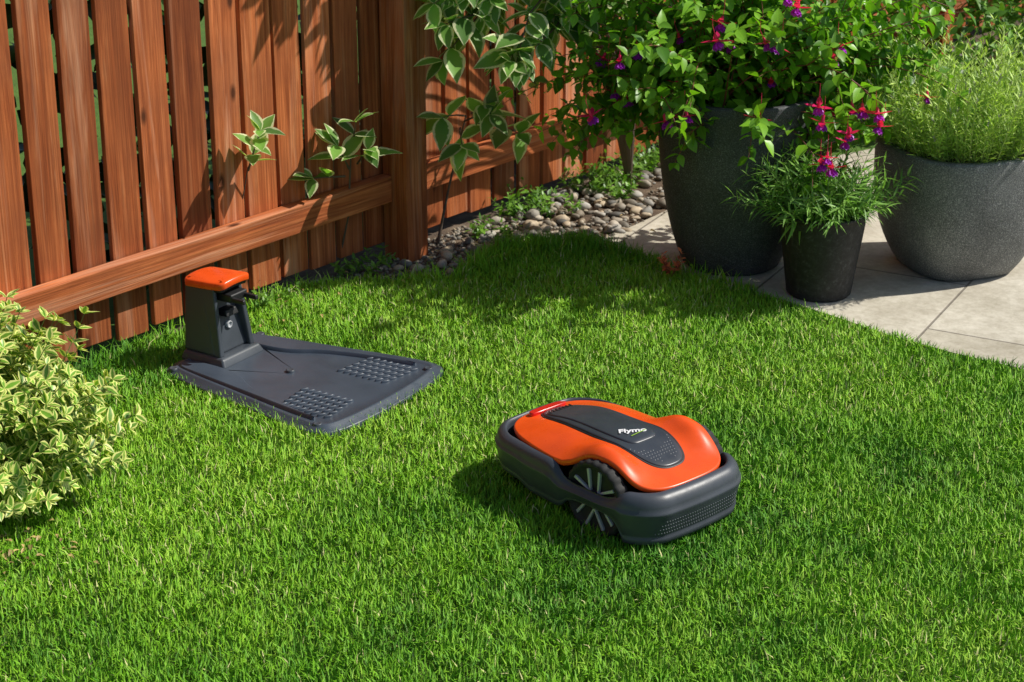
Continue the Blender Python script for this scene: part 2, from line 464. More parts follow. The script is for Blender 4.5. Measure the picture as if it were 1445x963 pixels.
FD = np.array([.636, .772]); F0 = np.array([-1.313, 5.46]); FN = np.array([.772, -.636])
while len(pp) < 2300:
    x = random.uniform(-.5, 3.2); y = random.uniform(6.25, 9.6)
    d = np.dot(np.array([x, y]) - F0, FN)
    if d < .05: continue
    if not inpoly(np.array([x]), np.array([y]), BED)[0]: continue
    if x < -.1 and random.random() < .75: continue
    pp.append((x, y, random.uniform(0, .012)))
pebbles("pebbles", pp, .007, .027, MPEB)
pp = []
while len(pp) < 1500:
    x = random.uniform(-.75, .5); y = random.uniform(6.1, 6.9)
    if np.dot(np.array([x, y]) - F0, FN) < .0: continue
    if inpoly(np.array([x]), np.array([y]), BED)[0]: pp.append((x, y, 0))
pebbles("soil_crumbs", pp, .003, .011, MPEB, pale=.8)

# ---------------------------------------------------------------- fence
fence = empty("wooden_fence", (F0[0], F0[1], 0), math.radians(50.5))
WV, WH = wood("fence_board_wood", 2), wood("fence_rail_wood", 0)
def boxes(name, L, mat, parent, bev=.003):
    me = bpy.data.meshes.new(name); V = []; F = []; C = []
    for (x0, x1, y0, y1, z0, z1, tilt) in L:
        o = len(V); rc = (random.random(), random.random(), random.random())
        for (x, y, z) in [(x0, y0, z0), (x1, y0, z0), (x1, y1, z0), (x0, y1, z0), (x0, y0, z1), (x1, y0, z1), (x1, y1, z1), (x0, y1, z1)]:
            V.append((x + tilt * (z - z0), y, z)); C.append((*rc, 1))
        F += [tuple(o + i for i in f) for f in [(3, 2, 1, 0), (4, 5, 6, 7), (0, 1, 5, 4), (1, 2, 6, 5), (2, 3, 7, 6), (3, 0, 4, 7)]]
    me.from_pydata(V, [], F); a = me.attributes.new("Col", 'FLOAT_COLOR', 'POINT'); a.data.foreach_set("color", np.array(C, np.float32).ravel())
    me.materials.append(mat); ob = link(bpy.data.objects.new(name, me), parent)
    m = ob.modifiers.new("b", 'BEVEL'); m.width = bev; m.segments = 2
    return ob
L = []; x = -5.0
while x < 9:
    wd = random.uniform(.108, .126); L.append((x, x + wd, random.uniform(0, .006), .02 + random.uniform(0, .006), random.uniform(.03, .055), 1.8, random.gauss(0, .005)))
    x += wd + random.uniform(.014, .030)
boxes("boards", L, WV, fence, .002)
posts = [-4.3, -2.4, -.52, 1.42, 3.32, 5.2, 7.1]
boxes("posts", [(p - .052, p + .052, -.115, -.004, -.05, 1.9, 0) for p in posts], WV, fence, .004)
L = []
for a, b in zip(posts[:-1], posts[1:]):
    for z0 in (.207, 1.4): L.append((a + .053, b - .053, -.048, -.002, z0, z0 + .092, 0))
boxes("rails", L, WH, fence, .003)

# ---------------------------------------------------------------- mower
mo = empty("robotic_lawn_mower", (C_MO[0], C_MO[1], .006), A_MO)
GREY = plastic("graphite_plastic", (.048, .056, .070), .40, .25)
DARK = plastic("black_plastic", (.012, .012, .013), .5, .2)
TYRE = plastic("tyre_rubber", (.016, .016, .016), .75, .4)
ORNG = plastic("orange_plastic", (.90, .095, .010), .28, .05, spec=.45)
RED = plastic("red_plastic", (.70, .018, .012), .22, .0)
SILV = plastic("silver_plastic", (.40, .41, .43), .4, .05)
PANEL = plastic("panel_plastic", (.036, .042, .052), .34, .1)
WHITE = plastic("white_print", (.8, .8, .8), .5, 0)

def rrect(L, W, r, n=18, bul=.012, ns=14):
    P = []
    hx, hy = L / 2 - r, W / 2 - r
    for k, (cx, cy) in enumerate([(hx, hy), (-hx, hy), (-hx, -hy), (hx, -hy)]):
        for i in range(n + 1):
            a = math.pi / 2 * k + math.pi / 2 * i / n
            P.append((cx + r * math.cos(a), cy + r * math.sin(a)))
        nx = [(-hx, hy), (-hx, -hy), (hx, -hy), (hx, hy)][k]
        a = math.pi / 2 * (k + 1); e0 = np.array([cx + r * math.cos(a), cy + r * math.sin(a)]); e1 = np.array([nx[0] + r * math.cos(a), nx[1] + r * math.sin(a)])
        for i in range(1, ns): P.append(tuple(e0 + (e1 - e0) * i / ns))
    P = np.array(P)
    P[:, 0] *= 1 + bul * (1 - (P[:, 1] / (W / 2)) ** 2) / (L / 2) * 1.5
    P[:, 1] *= 1 + bul * (1 - (P[:, 0] / (L / 2)) ** 2) / (W / 2) * .6
    T = nrm(np.roll(P, -1, 0) - np.roll(P, 1, 0)); N = np.stack([T[:, 1], -T[:, 0]], 1)
    return P, N
ML, MW = .595, .405
OP, ON = rrect(ML, MW, .095, ns=26)
OP = OP.copy(); OP[:, 1] *= 1 - .10 * np.clip(-OP[:, 0] / .29, 0, 1) ** 2
WX = .118; WR = .100; WZ = .098
side = np.clip((np.abs(OP[:, 1]) - .12) / .04, 0, 1)
arch = np.clip(1 - np.abs((OP[:, 0] - WX) / .104) ** 3.0, 0, 1) * side
def sm(a): return a * a * (3 - 2 * a)
zb = .042 - .020 * sm(np.clip((OP[:, 0] - .15) / .08, 0, 1))
zb = zb + .016 * sm(np.clip((-OP[:, 0] - .10) / .06, 0, 1)) * side
zb = zb + (.080 - zb) * np.sqrt(arch)
dip = np.exp(-((OP[:, 0] - WX + .016) / .106) ** 6) * side
rearw = sm(np.clip((OP[:, 0] - .10) / .15, 0, 1))
zt = .151 - .034 * dip - .012 * rearw * (1 - dip)
def ring(o, z):
    P = OP + ON * np.reshape(o, (-1, 1)) if np.ndim(o) else OP + ON * o
    return np.column_stack([P, np.broadcast_to(z, len(P))])
dh = zt - zb
rear = sm(np.clip((OP[:, 0] - .20) / .06, 0, 1))
shin = .030 - .012 * dip + .008 * rearw * (1 - dip)
lipz = .007 + .006 * rearw * (1 - dip)
shell = [ring(-.030, zb + .004), ring(-.020, zb), ring(-.016, zb), ring(-.013, zb + .003), ring(-.010, zb + dh * .14), ring(-.0115 - .003 * rear, zb + dh * .17), ring(-.009 - .003 * rear, zb + dh * .22),
         ring(-.005 - .002 * rear, zb + dh * .45), ring(-.001, zb + dh * .66), ring(0, zb + dh * .70), ring(0, zb + dh * .735), ring(-.0032, zb + dh * .76),
         ring(-.0055, zb + dh * .86), ring(-.009, zb + dh * .95), ring(-.014, zt + .001), ring(-.020, zt + lipz * .6), ring(-shin * .85, zt + lipz), ring(-shin, zt + lipz - .001), ring(-shin - .002, zt - .005), ring(-shin - .003, .098)]
rings_mesh("body_shell", shell, GREY, mo, cap_top=False)
rings_mesh("chassis", [ring(-.07, .03), ring(-.064, .05), ring(-.064, .080), ring(-.036, .094), ring(-.036, .099), ring(-.10, .103)], DARK, mo, cap_top=True, cap_bot=True)
EX, EY = .276, .184
def hm(x, y):
    ex = np.abs(x / EX); ey = np.abs(y / EY); s = (ex ** 3.2 + ey ** 3.2) ** (1 / 3.2)
    s = np.clip(s, 0, 1)
    z = .159 + .043 * (1 - s ** 2.3)
    F = .046 * np.exp(-np.abs((x - WX - .005) / .088) ** 2.6) * np.exp(-np.abs((np.abs(y) - .146) / .050) ** 2.2)
    F2 = -.022 * sm(np.clip((x - .08) / .19, 0, 1)) * (1 - .72 * s ** 4)
    F3 = -.010 * sm(np.clip((-x - .10) / .17, 0, 1)) * (1 - s ** 4)
    return z + F + F2 + F3
ths = np.linspace(0, 2 * math.pi, 240, endpoint=False)
pw = 2 / 3.2
cx = np.sign(np.cos(ths)) * np.abs(np.cos(ths)) ** pw; cy = np.sign(np.sin(ths)) * np.abs(np.sin(ths)) ** pw
ex, ey = EX * cx, EY * cy * (1 - .09 * np.clip(-cx, 0, 1))
pull = 1 - .085 * np.exp(-((ex - WX) / .095) ** 4)
ey = ey * pull
rg = [np.column_stack([ex * .965, ey * .965, hm(ex, ey) - .016]), np.column_stack([ex, ey, hm(ex, ey) - .012]), np.column_stack([ex * 1.004, ey * 1.004, hm(ex, ey) - .004])]
for s in [.995, .985, .96, .92, .88, .84, .8, .76, .72, .68, .6, .5, .4, .3, .2, .1, .03]:
    rg.append(np.column_stack([ex * s, ey * s, hm(ex * s, ey * s)]))
rings_mesh("top_cover", rg, ORNG, mo)
def stad(x0, x1, w0, w1, n=120, px=.62, py=.75):
    a = np.linspace(0, 2 * math.pi, n, endpoint=False); c_, s_ = np.cos(a), np.sin(a)
    xx = (x0 + x1) / 2 + (x1 - x0) / 2 * np.sign(c_) * np.abs(c_) ** px
    ww = w0 + (w1 - w0) * (xx - x0) / (x1 - x0)
    return np.column_stack([xx, ww * np.sign(s_) * np.abs(s_) ** py]), np.array([(x0 + x1) / 2, 0])
def patch(name, P, cen, dz, mat, edge=.004):
    rg = [np.column_stack([P, hm(P[:, 0], P[:, 1]) - edge])]
    for s, d in [(1, dz * .6), (.985, dz), (.9, dz), (.8, dz), (.65, dz), (.5, dz), (.35, dz), (.2, dz), (.06, dz)]:
        Q = cen + (P - cen) * s
        rg.append(np.column_stack([Q, hm(Q[:, 0], Q[:, 1]) + d]))
    return rings_mesh(name, rg, mat, mo)
patch("panel_gasket", *stad(-.244, .216, .074, .086), .0014, DARK)
patch("centre_panel", *stad(-.238, .210, .068, .080), .004, PANEL)
patch("lid", *stad(-.215, .112, .052, .056, px=.4, py=.4), .0066, PANEL, -.0035)
for i in range(7):
    y0 = -.036 + i * .012
    zz = float(hm(np.array(-.195), np.array(y0))) + .0068
    tbox("vent", (-.205, -.185, y0 - .003, y0 + .003), (-.204, -.186, y0 - .002, y0 + .002), zz, zz + .0015, DARK, mo, .0004, 1)
P_, c_ = stad(-.266, -.234, .054, .064, px=.5, py=.5)
patch("stop_button", P_, c_, .0095, RED, .002)
def dots(name, pts, nrmls, r, mat, parent):
    V = []; F = []; o = 0
    a = np.linspace(0, 2 * math.pi, 8, endpoint=False)
    for k, (p, nn) in enumerate(zip(pts, nrmls)):
        nn = nrm(np.array(nn, float)); A = nrm(np.cross(nn, [.3, .5, .8])); B = np.cross(nn, A)
        ringo = np.array(p) + r * (np.cos(a)[:, None] * A + np.sin(a)[:, None] * B)
        ringi = np.array(p) + r * .6 * (np.cos(a)[:, None] * A + np.sin(a)[:, None] * B) + nn * r * .45
        V.append(np.vstack([ringo, ringi, np.array(p) + nn * r * .6]))
        for i in range(8):
            j = (i + 1) % 8; F.append((o + i, o + j, o + 8 + j)); F.append((o + i, o + 8 + j, o + 8 + i)); F.append((o + 8 + i, o + 8 + j, o + 16))
        o += 17
    return mesh_np(name, np.concatenate(V), [np.array(F)], mat, parent=parent)
pts = []; ns = []
DOT = plastic("dimple_plastic", (.13, .14, .155), .4, 0)
for i in range(9):
    for j in range(-8, 9):
        xx = .120 + i * .0098; yy = (j + (i % 2) * .5) * .0092
        e = ((xx - (-.014)) / .214) ** 4 + (yy / .074) ** 2
        if e > .96 or (abs(yy) < .060 and xx < .126 + (.060 - abs(yy)) * .5): continue
        if abs(yy) < .016 and abs(xx - .184) < .010: continue
        pts.append((xx, yy, float(hm(xx, yy)) + .0038)); ns.append((0, 0, 1))
dots("top_dimples", pts, ns, .0022, DOT, mo)
pts = []; ns = []
for i in range(len(OP)):
    if OP[i, 0] > .255:
        for k, f in enumerate([.26, .35, .44, .53]):
            if abs(OP[i, 1]) > .150 - k * .008: continue
            z = zb[i] + dh[i] * f; o_ = np.interp(f, [.22, .45, .66], [-.012, -.007, -.001]); q = OP[i] + ON[i] * o_
            if k % 2: q = q + np.array([-ON[i, 1], ON[i, 0]]) * .0035
            pts.append((q[0], q[1], z)); ns.append((ON[i, 0], ON[i, 1], 0))
dots("bumper_dimples", pts, ns, .0021, DOT, mo)
def wheel(yc, sg, par, idx):
    prof = [(.042, -.018), (.086, -.019), (WR - .004, -.017), (WR, -.010), (WR, .010), (WR - .004, .017), (.088, .019), (.084, .014), (.074, .008), (.02, .006)]
    a = np.linspace(0, 2 * math.pi, 144, endpoint=False); rg = []
    tread = np.where((np.arange(144) // 3) % 2 == 0, 1.0, .972)
    for r, o in prof:
        rr = r * (tread if r > .093 else 1)
        rg.append(np.column_stack([WX + rr * np.cos(a), np.full(144, yc + sg * o), WZ + rr * np.sin(a)]))
    rings_mesh("tyre_%d" % idx, rg, TYRE, par, cap_top=True, cap_bot=True)
    for k in range(5):
        for s2 in (-1, 1):
            a0 = 2 * math.pi * k / 5 + .35; a1 = a0 + s2 * .25; a00 = a0 + s2 * .60
            d0 = np.array([math.cos(a00), math.sin(a00)]); d1 = np.array([math.cos(a1), math.sin(a1)]); prp = np.array([-d1[1], d1[0]])
            p0 = d0 * .024; p1 = d1 * .080
            V = []
            for o in (.007, .0155):
                for (p, h) in ((p0, .0026), (p1, .0044)):
                    for q in (-1, 1):
                        z = p + prp * h * q; V.append((WX + z[0], yc + sg * o, WZ + z[1]))
            F = [(0, 1, 3, 2), (4, 6, 7, 5), (0, 2, 6, 4), (1, 5, 7, 3), (0, 4, 5, 1), (2, 3, 7, 6)]
            mesh_py("spoke", V, F, SILV, par, bevel=.0015)
    a = np.linspace(0, 2 * math.pi, 96, endpoint=False)
    rg = [np.column_stack([WX + r * np.cos(a), np.full(96, yc + sg * o), WZ + r * np.sin(a)]) for r, o in [(.024, .005), (.024, .016), (.020, .0185), (.004, .0185)]]
    rings_mesh("hub_%d" % idx, rg, TYRE, par)
wheel(-.170, -1, mo, 1); wheel(.170, 1, mo, 2)
for sg in (-1, 1):
    a = np.linspace(0, 2 * math.pi, 32, endpoint=False)
    rg = [np.column_stack([-.19 + r * np.cos(a), np.full(32, sg * .09 + o), .035 + r * np.sin(a)]) for r, o in [(.02, -.012), (.035, -.012), (.037, 0), (.035, .012), (.02, .012)]]
    rings_mesh("castor", rg, TYRE, mo, True, True)
def text(body, size, loc, rot, mat, par, name, shear=0.0):
    cu = bpy.data.curves.new(name, 'FONT'); cu.body = body; cu.size = size; cu.extrude = .0004; cu.align_x = 'CENTER'; cu.align_y = 'CENTER'; cu.shear = shear; cu.offset = .0008
    ob = link(bpy.data.objects.new(name, cu), par); ob.location = loc; ob.rotation_euler = rot; cu.materials.append(mat); return ob
zz = float(hm(np.array(.06), np.array(0.0))) + .0078
text("Flymo", .031, (.060, 0, zz), (0, math.radians(3), math.radians(66)), WHITE, mo, "lettering", .3)
LIME = plastic("lime_print", (.35, .6, .05), .5, 0)
mesh_py("lettering_line", [(.081, -.022, zz), (.0835, -.022, zz), (.0785, .034, zz), (.076, .034, zz)], [(0, 1, 2, 3)], LIME, mo)

# ---------------------------------------------------------------- charging station
cs = empty("charging_station", (B_ST[0], B_ST[1], .016), A_ST, S_ST)
P = [(-.02, -.16), (.02, -.19), (.30, -.238), (.54, -.284), (.63, -.278), (.66, -.20), (.672, 0), (.66, .20), (.63, .278), (.54, .284), (.30, .238), (.02, .19), (-.02, .16), (-.025, 0)]
P = [np.array(p) for p in P]
for _ in range(4):
    Q = []
    for i in range(len(P)):
        a, b = P[i], P[(i + 1) % len(P)]; Q += [a * .75 + b * .25, a * .25 + b * .75]
    P = Q
PP = np.array(P); T_ = nrm(np.roll(PP, -1, 0) - np.roll(PP, 1, 0)); PN = np.stack([T_[:, 1], -T_[:, 0]], 1)
SLATE = plastic("slate_plastic", (.050, .066, .090), .38, .35, 500)
SLATE2 = plastic("tower_plastic", (.050, .060, .074), .42, .25, 500)
def pr(o, z): return np.column_stack([PP + PN * o, np.full(len(PP), z)])
def ps(s, z, o=-.044):
    q = PP + PN * o; c0 = np.array([.33, 0]); return np.column_stack([c0 + (q - c0) * s, np.full(len(PP), z)])
steps = [pr(0, -.014), pr(0, .004), pr(-.003, .007), pr(-.008, .0075), pr(-.010, .010), pr(-.016, .0105), pr(-.018, .0135), pr(-.024, .014), pr(-.026, .017), pr(-.034, .0175), pr(-.038, .0155), pr(-.044, .0125), ps(.9, .012), ps(.6, .012), ps(.3, .012)]
rings_mesh("base_plate", steps, SLATE, cs)
for sg in (-1, 1):
    top = [(.02, .100), (.02, .150), (.10, .162), (.24, .182), (.36, .200), (.50, .222), (.585, .228), (.50, .214), (.38, .188), (.28, .156), (.22, .114), (.16, .098), (.10, .095)]
    top = [np.array(p) for p in top]
    for _ in range(2):
        q = []
        for i in range(len(top)):
            a, b = top[i], top[(i + 1) % len(top)]; q += [a * .75 + b * .25, a * .25 + b * .75]
        top = q
    tp = np.array(top); tp[:, 1] *= sg
    if sg > 0: tp = tp[::-1]
    t2 = nrm(np.roll(tp, -1, 0) - np.roll(tp, 1, 0)); n2 = np.stack([t2[:, 1], -t2[:, 0]], 1)
    zz_ = lambda o, z: np.column_stack([tp + n2 * o, np.full(len(tp), z)])
    rings_mesh("bay_shoulder", [zz_(.005, .010), zz_(.001, .0195), zz_(-.002, .0220)], SLATE, cs, cap_top=False)
    mesh_py("bay_shoulder_top", [(x, y, .0220) for x, y in (tp + n2 * -.002)], [tuple(range(len(tp)))], SLATE, cs)
for sg in (-1, 1):
    for i in range(8):
        for j in range(5):
            xc = .415 + i * .0215 + j * .004; yc = sg * (.082 + j * .0275)
            a = np.linspace(0, 2 * math.pi, 12, endpoint=False)
            rg = [np.column_stack([xc + .0045 * k * np.cos(a) + .45 * (.012 * k * np.sin(a)), yc + .012 * k * np.sin(a), np.full(12, z)]) for k, z in ((1.15, .0105), (1.0, .0165), (.75, .0182))]
            rings_mesh("grip_rib", rg, SLATE, cs)
for (sx, sy) in [(.02, -.165), (.05, .172), (.61, .22), (.59, -.248), (.30, 0)]:
    a = np.linspace(0, 2 * math.pi, 20, endpoint=False)
    rg = [np.column_stack([sx + r * np.cos(a), sy + r * np.sin(a), np.full(20, z)]) for r, z in ((.012, .010), (.012, .018), (.009, .019), (.007, .0175), (.001, .0175))]
    rings_mesh("screw_boss", rg, SLATE2, cs)
tbox("pedestal", (-.025, .140, -.090, .090), (-.018, .125, -.080, .080), .008, .036, SLATE2, cs, .008, 3)
tbox("tower", (-.020, .100, -.076, .076), (-.020, .050, -.058, .058), .034, .232, SLATE2, cs, .010, 4)
tbox("tower_cheek_1", (.05, .114, -.074, -.054), (.03, .086, -.058, -.044), .034, .230, SLATE2, cs, .005)
tbox("tower_cheek_2", (.05, .114, .054, .074), (.03, .086, .044, .058), .034, .230, SLATE2, cs, .005)
Pc, Nc = rrect(.142, .124, .016, bul=.003)
Pc = Pc + np.array([.050, 0])
def cr(o, z):
    P = Pc + Nc * o; return np.column_stack([P, z + .06 * (P[:, 0] - .06) - 1.8 * P[:, 1] ** 2])
rings_mesh("cap", [cr(-.008, .232), cr(-.001, .233), cr(0, .235), cr(0, .2475), cr(-.0015, .251), cr(-.005, .2525), cr(-.015, .253), cr(-.03, .2532)], ORNG, cs, True, True)
rings_mesh("cap_trim", [cr(-.010, .222), cr(-.006, .2325)], DARK, cs, True, True)
tbox("charge_head", (.045, .128, -.034, .034), (.045, .131, -.036, .036), .186, .212, DARK, cs, .006)
tbox("contact_arm_1", (.12, .172, -.032, -.020), (.12, .170, -.032, -.020), .190, .203, DARK, cs, .003)
tbox("contact_arm_2", (.12, .172, .020, .032), (.12, .170, .020, .032), .190, .203, DARK, cs, .003)
tbox("status_housing", (.07, .104, -.026, .026), (.062, .096, -.022, .022), .138, .158, DARK, cs, .004)
a = np.linspace(0, 2 * math.pi, 32, endpoint=False)
rings_mesh("status_light", [np.column_stack([np.full(32, x), r * np.cos(a), .108 + r * np.sin(a)]) for r, x in ((.011, .075), (.011, .0895), (.008, .091), (.007, .087), (.001, .087))], SILV, cs)

# ---------------------------------------------------------------- pots
def potmat(name, a, b, sc=260):
    m = M(name); v = m.coord()
    sp = m.ramp(m.noise(v, sc, 2, .8), [(.42, a), (.60, b), (.72, tuple(min(1, x * 2.2) for x in b))])
    bl = m.ramp(m.noise(v, 5, 5, .65), [(.3, (.62, .62, .62)), (.7, (1.15, 1.15, 1.15))])
    m.base(m.mix(1, sp, bl, 'MULTIPLY')); m.rough(.68); m.bump(m.noise(v, 180, 3, .7), .35, .002); return m.m
P1 = potmat("charcoal_terrazzo", (.032, .034, .038), (.092, .096, .102)); P2 = potmat("grey_terrazzo", (.085, .092, .096), (.23, .235, .235))
m = M("compost"); v = m.coord(); m.base(m.ramp(m.noise(v, 60, 5), [(.3, (.012, .008, .005)), (.7, (.06, .04, .025))])); m.rough(.95); m.bump(m.noise(v, 90, 5), .8, .01); MCOMP = m.m
def pot(name, loc, r0, r1, h, mat, bulge=.02, sq=2.0, rot=0, rim=.022, lip=0):
    e = empty(name, loc, rot); pf = [(r0 * .93, 0), (r0, .008)]
    for i in range(1, 15):
        t = i / 14; pf.append((r0 + (r1 - r0) * t + bulge * math.sin(math.pi * t ** .8), .008 + (h - .016) * t))
    if lip: pf += [(r1 + lip, h - .014), (r1 + lip, h)]
    pf += [(r1 - .003, h), (r1 - rim, h), (r1 - rim - .004, h - .012), (r1 - rim - .012, h - .06)]
    lathe("wall", pf, mat, e, 96, False, True, sq)
    lathe("compost", [(r1 - rim - .006, h - .045), (r1 * .5, h - .03), (.02, h - .025)], MCOMP, e, 96, True, False, sq)
    return e
pot("tall_planter", (.745, 6.43, ZP), .165, .266, .60, P1, .028)
pot("round_planter", (1.50, 6.40, ZP), .175, .262, .43, P2, .035, 3.0, .35, .03)
BLK = potmat("black_nursery_plastic", (.012, .012, .013), (.026, .026, .028), 60)
pot("nursery_pot", (1.0, 6.12, ZP), .105, .142, .285, BLK, .0, 2.0, 0, .004, .004)

# ---------------------------------------------------------------- plants
FUCH = leafmat("fuchsia_leaf", (.17, .36, .022), (0, 0, 0), (.06, .18, .014), tr=.30, rough=.38, edge_on=False, up=.35)
STEMR = plastic("red_stem", (.20, .06, .035), .5, 0)
STEMG = plastic("green_stem", (.14, .22, .05), .5, 0)
BARK = plastic("bark", (.12, .085, .06), .8, 0)
fu = empty("fuchsia_plant", (0, 0, 0))
Lv = Leaves(); tb = Tubes(5); tips = []
o = np.array([.745, 6.43, .56])
for k in range(140):
    az = random.random() * 2 * math.pi; el = math.radians(random.uniform(8, 85))
    d = np.array([math.cos(az) * math.cos(el) * 1.25, math.sin(az) * math.cos(el) * .60, math.sin(el)])
    ln = random.uniform(.42, .72) * (1.0 if el > .7 else .80)
    if math.cos(az) > .3: ln *= 1.1
    pts, ds = stem_pts(o + [random.gauss(0, .08), random.gauss(0, .06), 0], d, ln, random.uniform(.25, .66), 13, .2)
    if pts[-1][2] < .36: continue
    tb.add(pts, .0035, .001); leaves_on(Lv, pts, ds, .058, .18, 2, .95, .9, .35)
    tips.append((pts[-2], ds[-2]))
    for q in (5, 7, 9, 11):
        if random.random() < .7:
            sd = nrm(ds[q] + np.random.normal(0, .7, 3)); p2, d2 = stem_pts(pts[q], sd, random.uniform(.1, .18), .5, 4, .2)
            tb.add(p2, .002, .0008); leaves_on(Lv, p2, d2, .048, .2, 2, .95, .9, .35); tips.append((p2[-1], d2[-1]))
Lv.build("leaves", leaf_template(5, 3, .62, .16, .22, .75), FUCH, fu); tb.build("stems", STEMR, fu)
PINK = leafmat("fuchsia_sepal", (.90, .02, .16), (0, 0, 0), (.75, .01, .10), tr=.3, edge_on=False, up=.5)
PURP = leafmat("fuchsia_corolla", (.45, .04, .66), (0, 0, 0), (.30, .02, .52), tr=.3, edge_on=False, up=.3)
SP = Leaves(); CR = Leaves(); ft = Tubes(6)
fl = [t[0] for t in tips if t[0][1] < 6.40 and .45 < t[0][2] < 1.0]; random.shuffle(fl); fl = [f + np.array([0, -.02, -.01]) for f in fl[:24]]
fl += [np.array(p) for p in [(.955, 6.04, .70), (.97, 6.02, .665), (1.09, 6.06, .69), (1.13, 6.04, .68), (.955, 5.96, .545), (.99, 5.98, .53), (.975, 5.95, .56), (.47, 6.12, .64), (1.02, 6.16, .87), (.78, 6.08, .66), (.86, 6.11, 1.02), (.89, 6.12, 1.0), (.62, 6.10, .90)]]
for p in fl:
    s = random.uniform(1.15, 1.5); dn = nrm(np.array([random.gauss(0, .25), random.gauss(-.15, .25), -1]))
    ft.add([p + np.array([0, 0, .03]), p, p + dn * .02 * s], .0008, .0012); b = p + dn * .02 * s
    ft.add([b, b + dn * .006 * s, b + dn * .018 * s], .003 * s, .0045 * s)
    c0 = b + dn * .016 * s; A = nrm(np.cross(dn, [1, .2, 0])); B_ = np.cross(dn, A)
    for q in range(4):
        a = q * math.pi / 2 + .4; sd = A * math.cos(a) + B_ * math.sin(a)
        SP.add(c0, nrm(sd + dn * random.uniform(-.3, .4)), -dn, .034 * s)
    for q in range(8):
        a = q * 2 * math.pi / 8; sd = A * math.cos(a) + B_ * math.sin(a); CR.add(c0, nrm(sd * .55 + dn), sd, .023 * s)
SP.build("flower_sepals", leaf_template(4, 3, .48, .1, -.15, .8), PINK, fu); CR.build("flower_petals", leaf_template(4, 3, .8, .1, -.1, 1.2), PURP, fu); ft.build("flower_tubes", plastic("pink_tube", (.75, .02, .10), .4, 0), fu)

lv = empty("lavender_plant")
LAV = leafmat("lavender_leaf", (.42, .55, .13), (0, 0, 0), (.20, .33, .06), tr=.25, rough=.55, edge_on=False, up=.4)
Lv = Leaves(); tb = Tubes(4); BD = Leaves()
o = np.array([1.50, 6.40, .41])
for k in range(430):
    rr = math.sqrt(random.random()) * .235; az = random.random() * 2 * math.pi
    b = o + [rr * math.cos(az), rr * math.sin(az), 0]
    out = rr / .235
    d = np.array([math.cos(az) * out * .62, math.sin(az) * out * .5, 1])
    ln = random.uniform(.12, .46) * (1.02 - .22 * out)
    pts, ds = stem_pts(b, d, ln, random.uniform(-.05, .15), 14, .14)
    tb.add(pts, .0016, .0008); leaves_on(Lv, pts, ds, .034, .08, 3, .6, .5, .35)
    if random.random() < .35:
        for q in range(7):
            a = random.random() * 6; BD.add(pts[-1] - ds[-1] * q * .003, nrm(ds[-1] + .7 * np.array([math.cos(a), math.sin(a), 0])), nrm(np.array([math.cos(a), math.sin(a), .5])), .010)
Lv.build("leaves", leaf_template(3, 3, .18, .1, .12, .7), LAV, lv); tb.build("stems", plastic("lavender_stem", (.32, .44, .11), .6, 0), lv)
BD.build("buds", leaf_template(3, 3, .5, .1, .1, .8), leafmat("lavender_bud", (.38, .36, .34), (0, 0, 0), (.26, .30, .16), tr=0, edge_on=False), lv)

di = empty("dianthus_plant")
DIA = leafmat("dianthus_leaf", (.20, .37, .075), (0, 0, 0), (.09, .20, .05), tr=.25, rough=.45, edge_on=False, up=.3)
Lv = Leaves(); tb = Tubes(4)
o = np.array([1.0, 6.12, .27])
for k in range(125):
    az = random.random() * 2 * math.pi; rr = random.random() * .1; el = random.uniform(.15, 1.5)
    pts, ds = stem_pts(o + [rr * math.cos(az), rr * math.sin(az), 0], (math.cos(az) * math.cos(el), math.sin(az) * math.cos(el), math.sin(el) + .15), random.uniform(.10, .23), random.uniform(.1, .6), 8, .2)
    tb.add(pts, .0014, .0008); leaves_on(Lv, pts, ds, .060, .15, 3, .7, .7, .4)
Lv.build("leaves", leaf_template(5, 3, .12, .2, .22, .6), DIA, di); tb.build("stems", STEMG, di)

eu = empty("euonymus_shrub")
EU = leafmat("euonymus_leaf", (.15, .31, .03), (.80, .80, .27), (.06, .14, .022), .42, .60, tr=.2, rough=.38, up=.2)
Lv = Leaves(); tb = Tubes(4)
o = np.array([-1.46, 4.63, .02])
for k in range(500):
    az = random.random() * 2 * math.pi; el = math.asin(random.random() ** .8)
    d = np.array([math.cos(az) * math.cos(el), math.sin(az) * math.cos(el), math.sin(el)])
    gn = .5 + .5 * math.sin(az * 4 + 1) * math.cos(el * 5 + az)
    ln = (.34 + .13 * gn + random.gauss(0, .03)) * (1 + .12 * math.sin(el))
    pts, ds = stem_pts(o + [random.gauss(0, .05), random.gauss(0, .05), 0], d + np.array([0, 0, .12]), ln, -.03, 12, .15)
    tb.add(pts, .003, .001)
    sh = random.uniform(-.25, .2)
    leaves_on(Lv, pts, ds, .043, .48, 3, .85, .9, .3, r=lambda: min(1, max(0, random.gauss(.5 + sh, .2))))
    for q in range(5):
        a = random.random() * 6; A = nrm(np.cross(ds[-1], [.1, .2, 1])); B_ = np.cross(ds[-1], A)
        Lv.add(pts[-1], nrm(ds[-1] * .6 + A * math.cos(a) + B_ * math.sin(a)), nrm(ds[-1] + [0, 0, .4]), random.uniform(.024, .036), random.uniform(.6, 1))
Lv.build("leaves", leaf_template(5, 5, .52, .10, .12, .85), EU, eu); tb.build("stems", STEMG, eu)

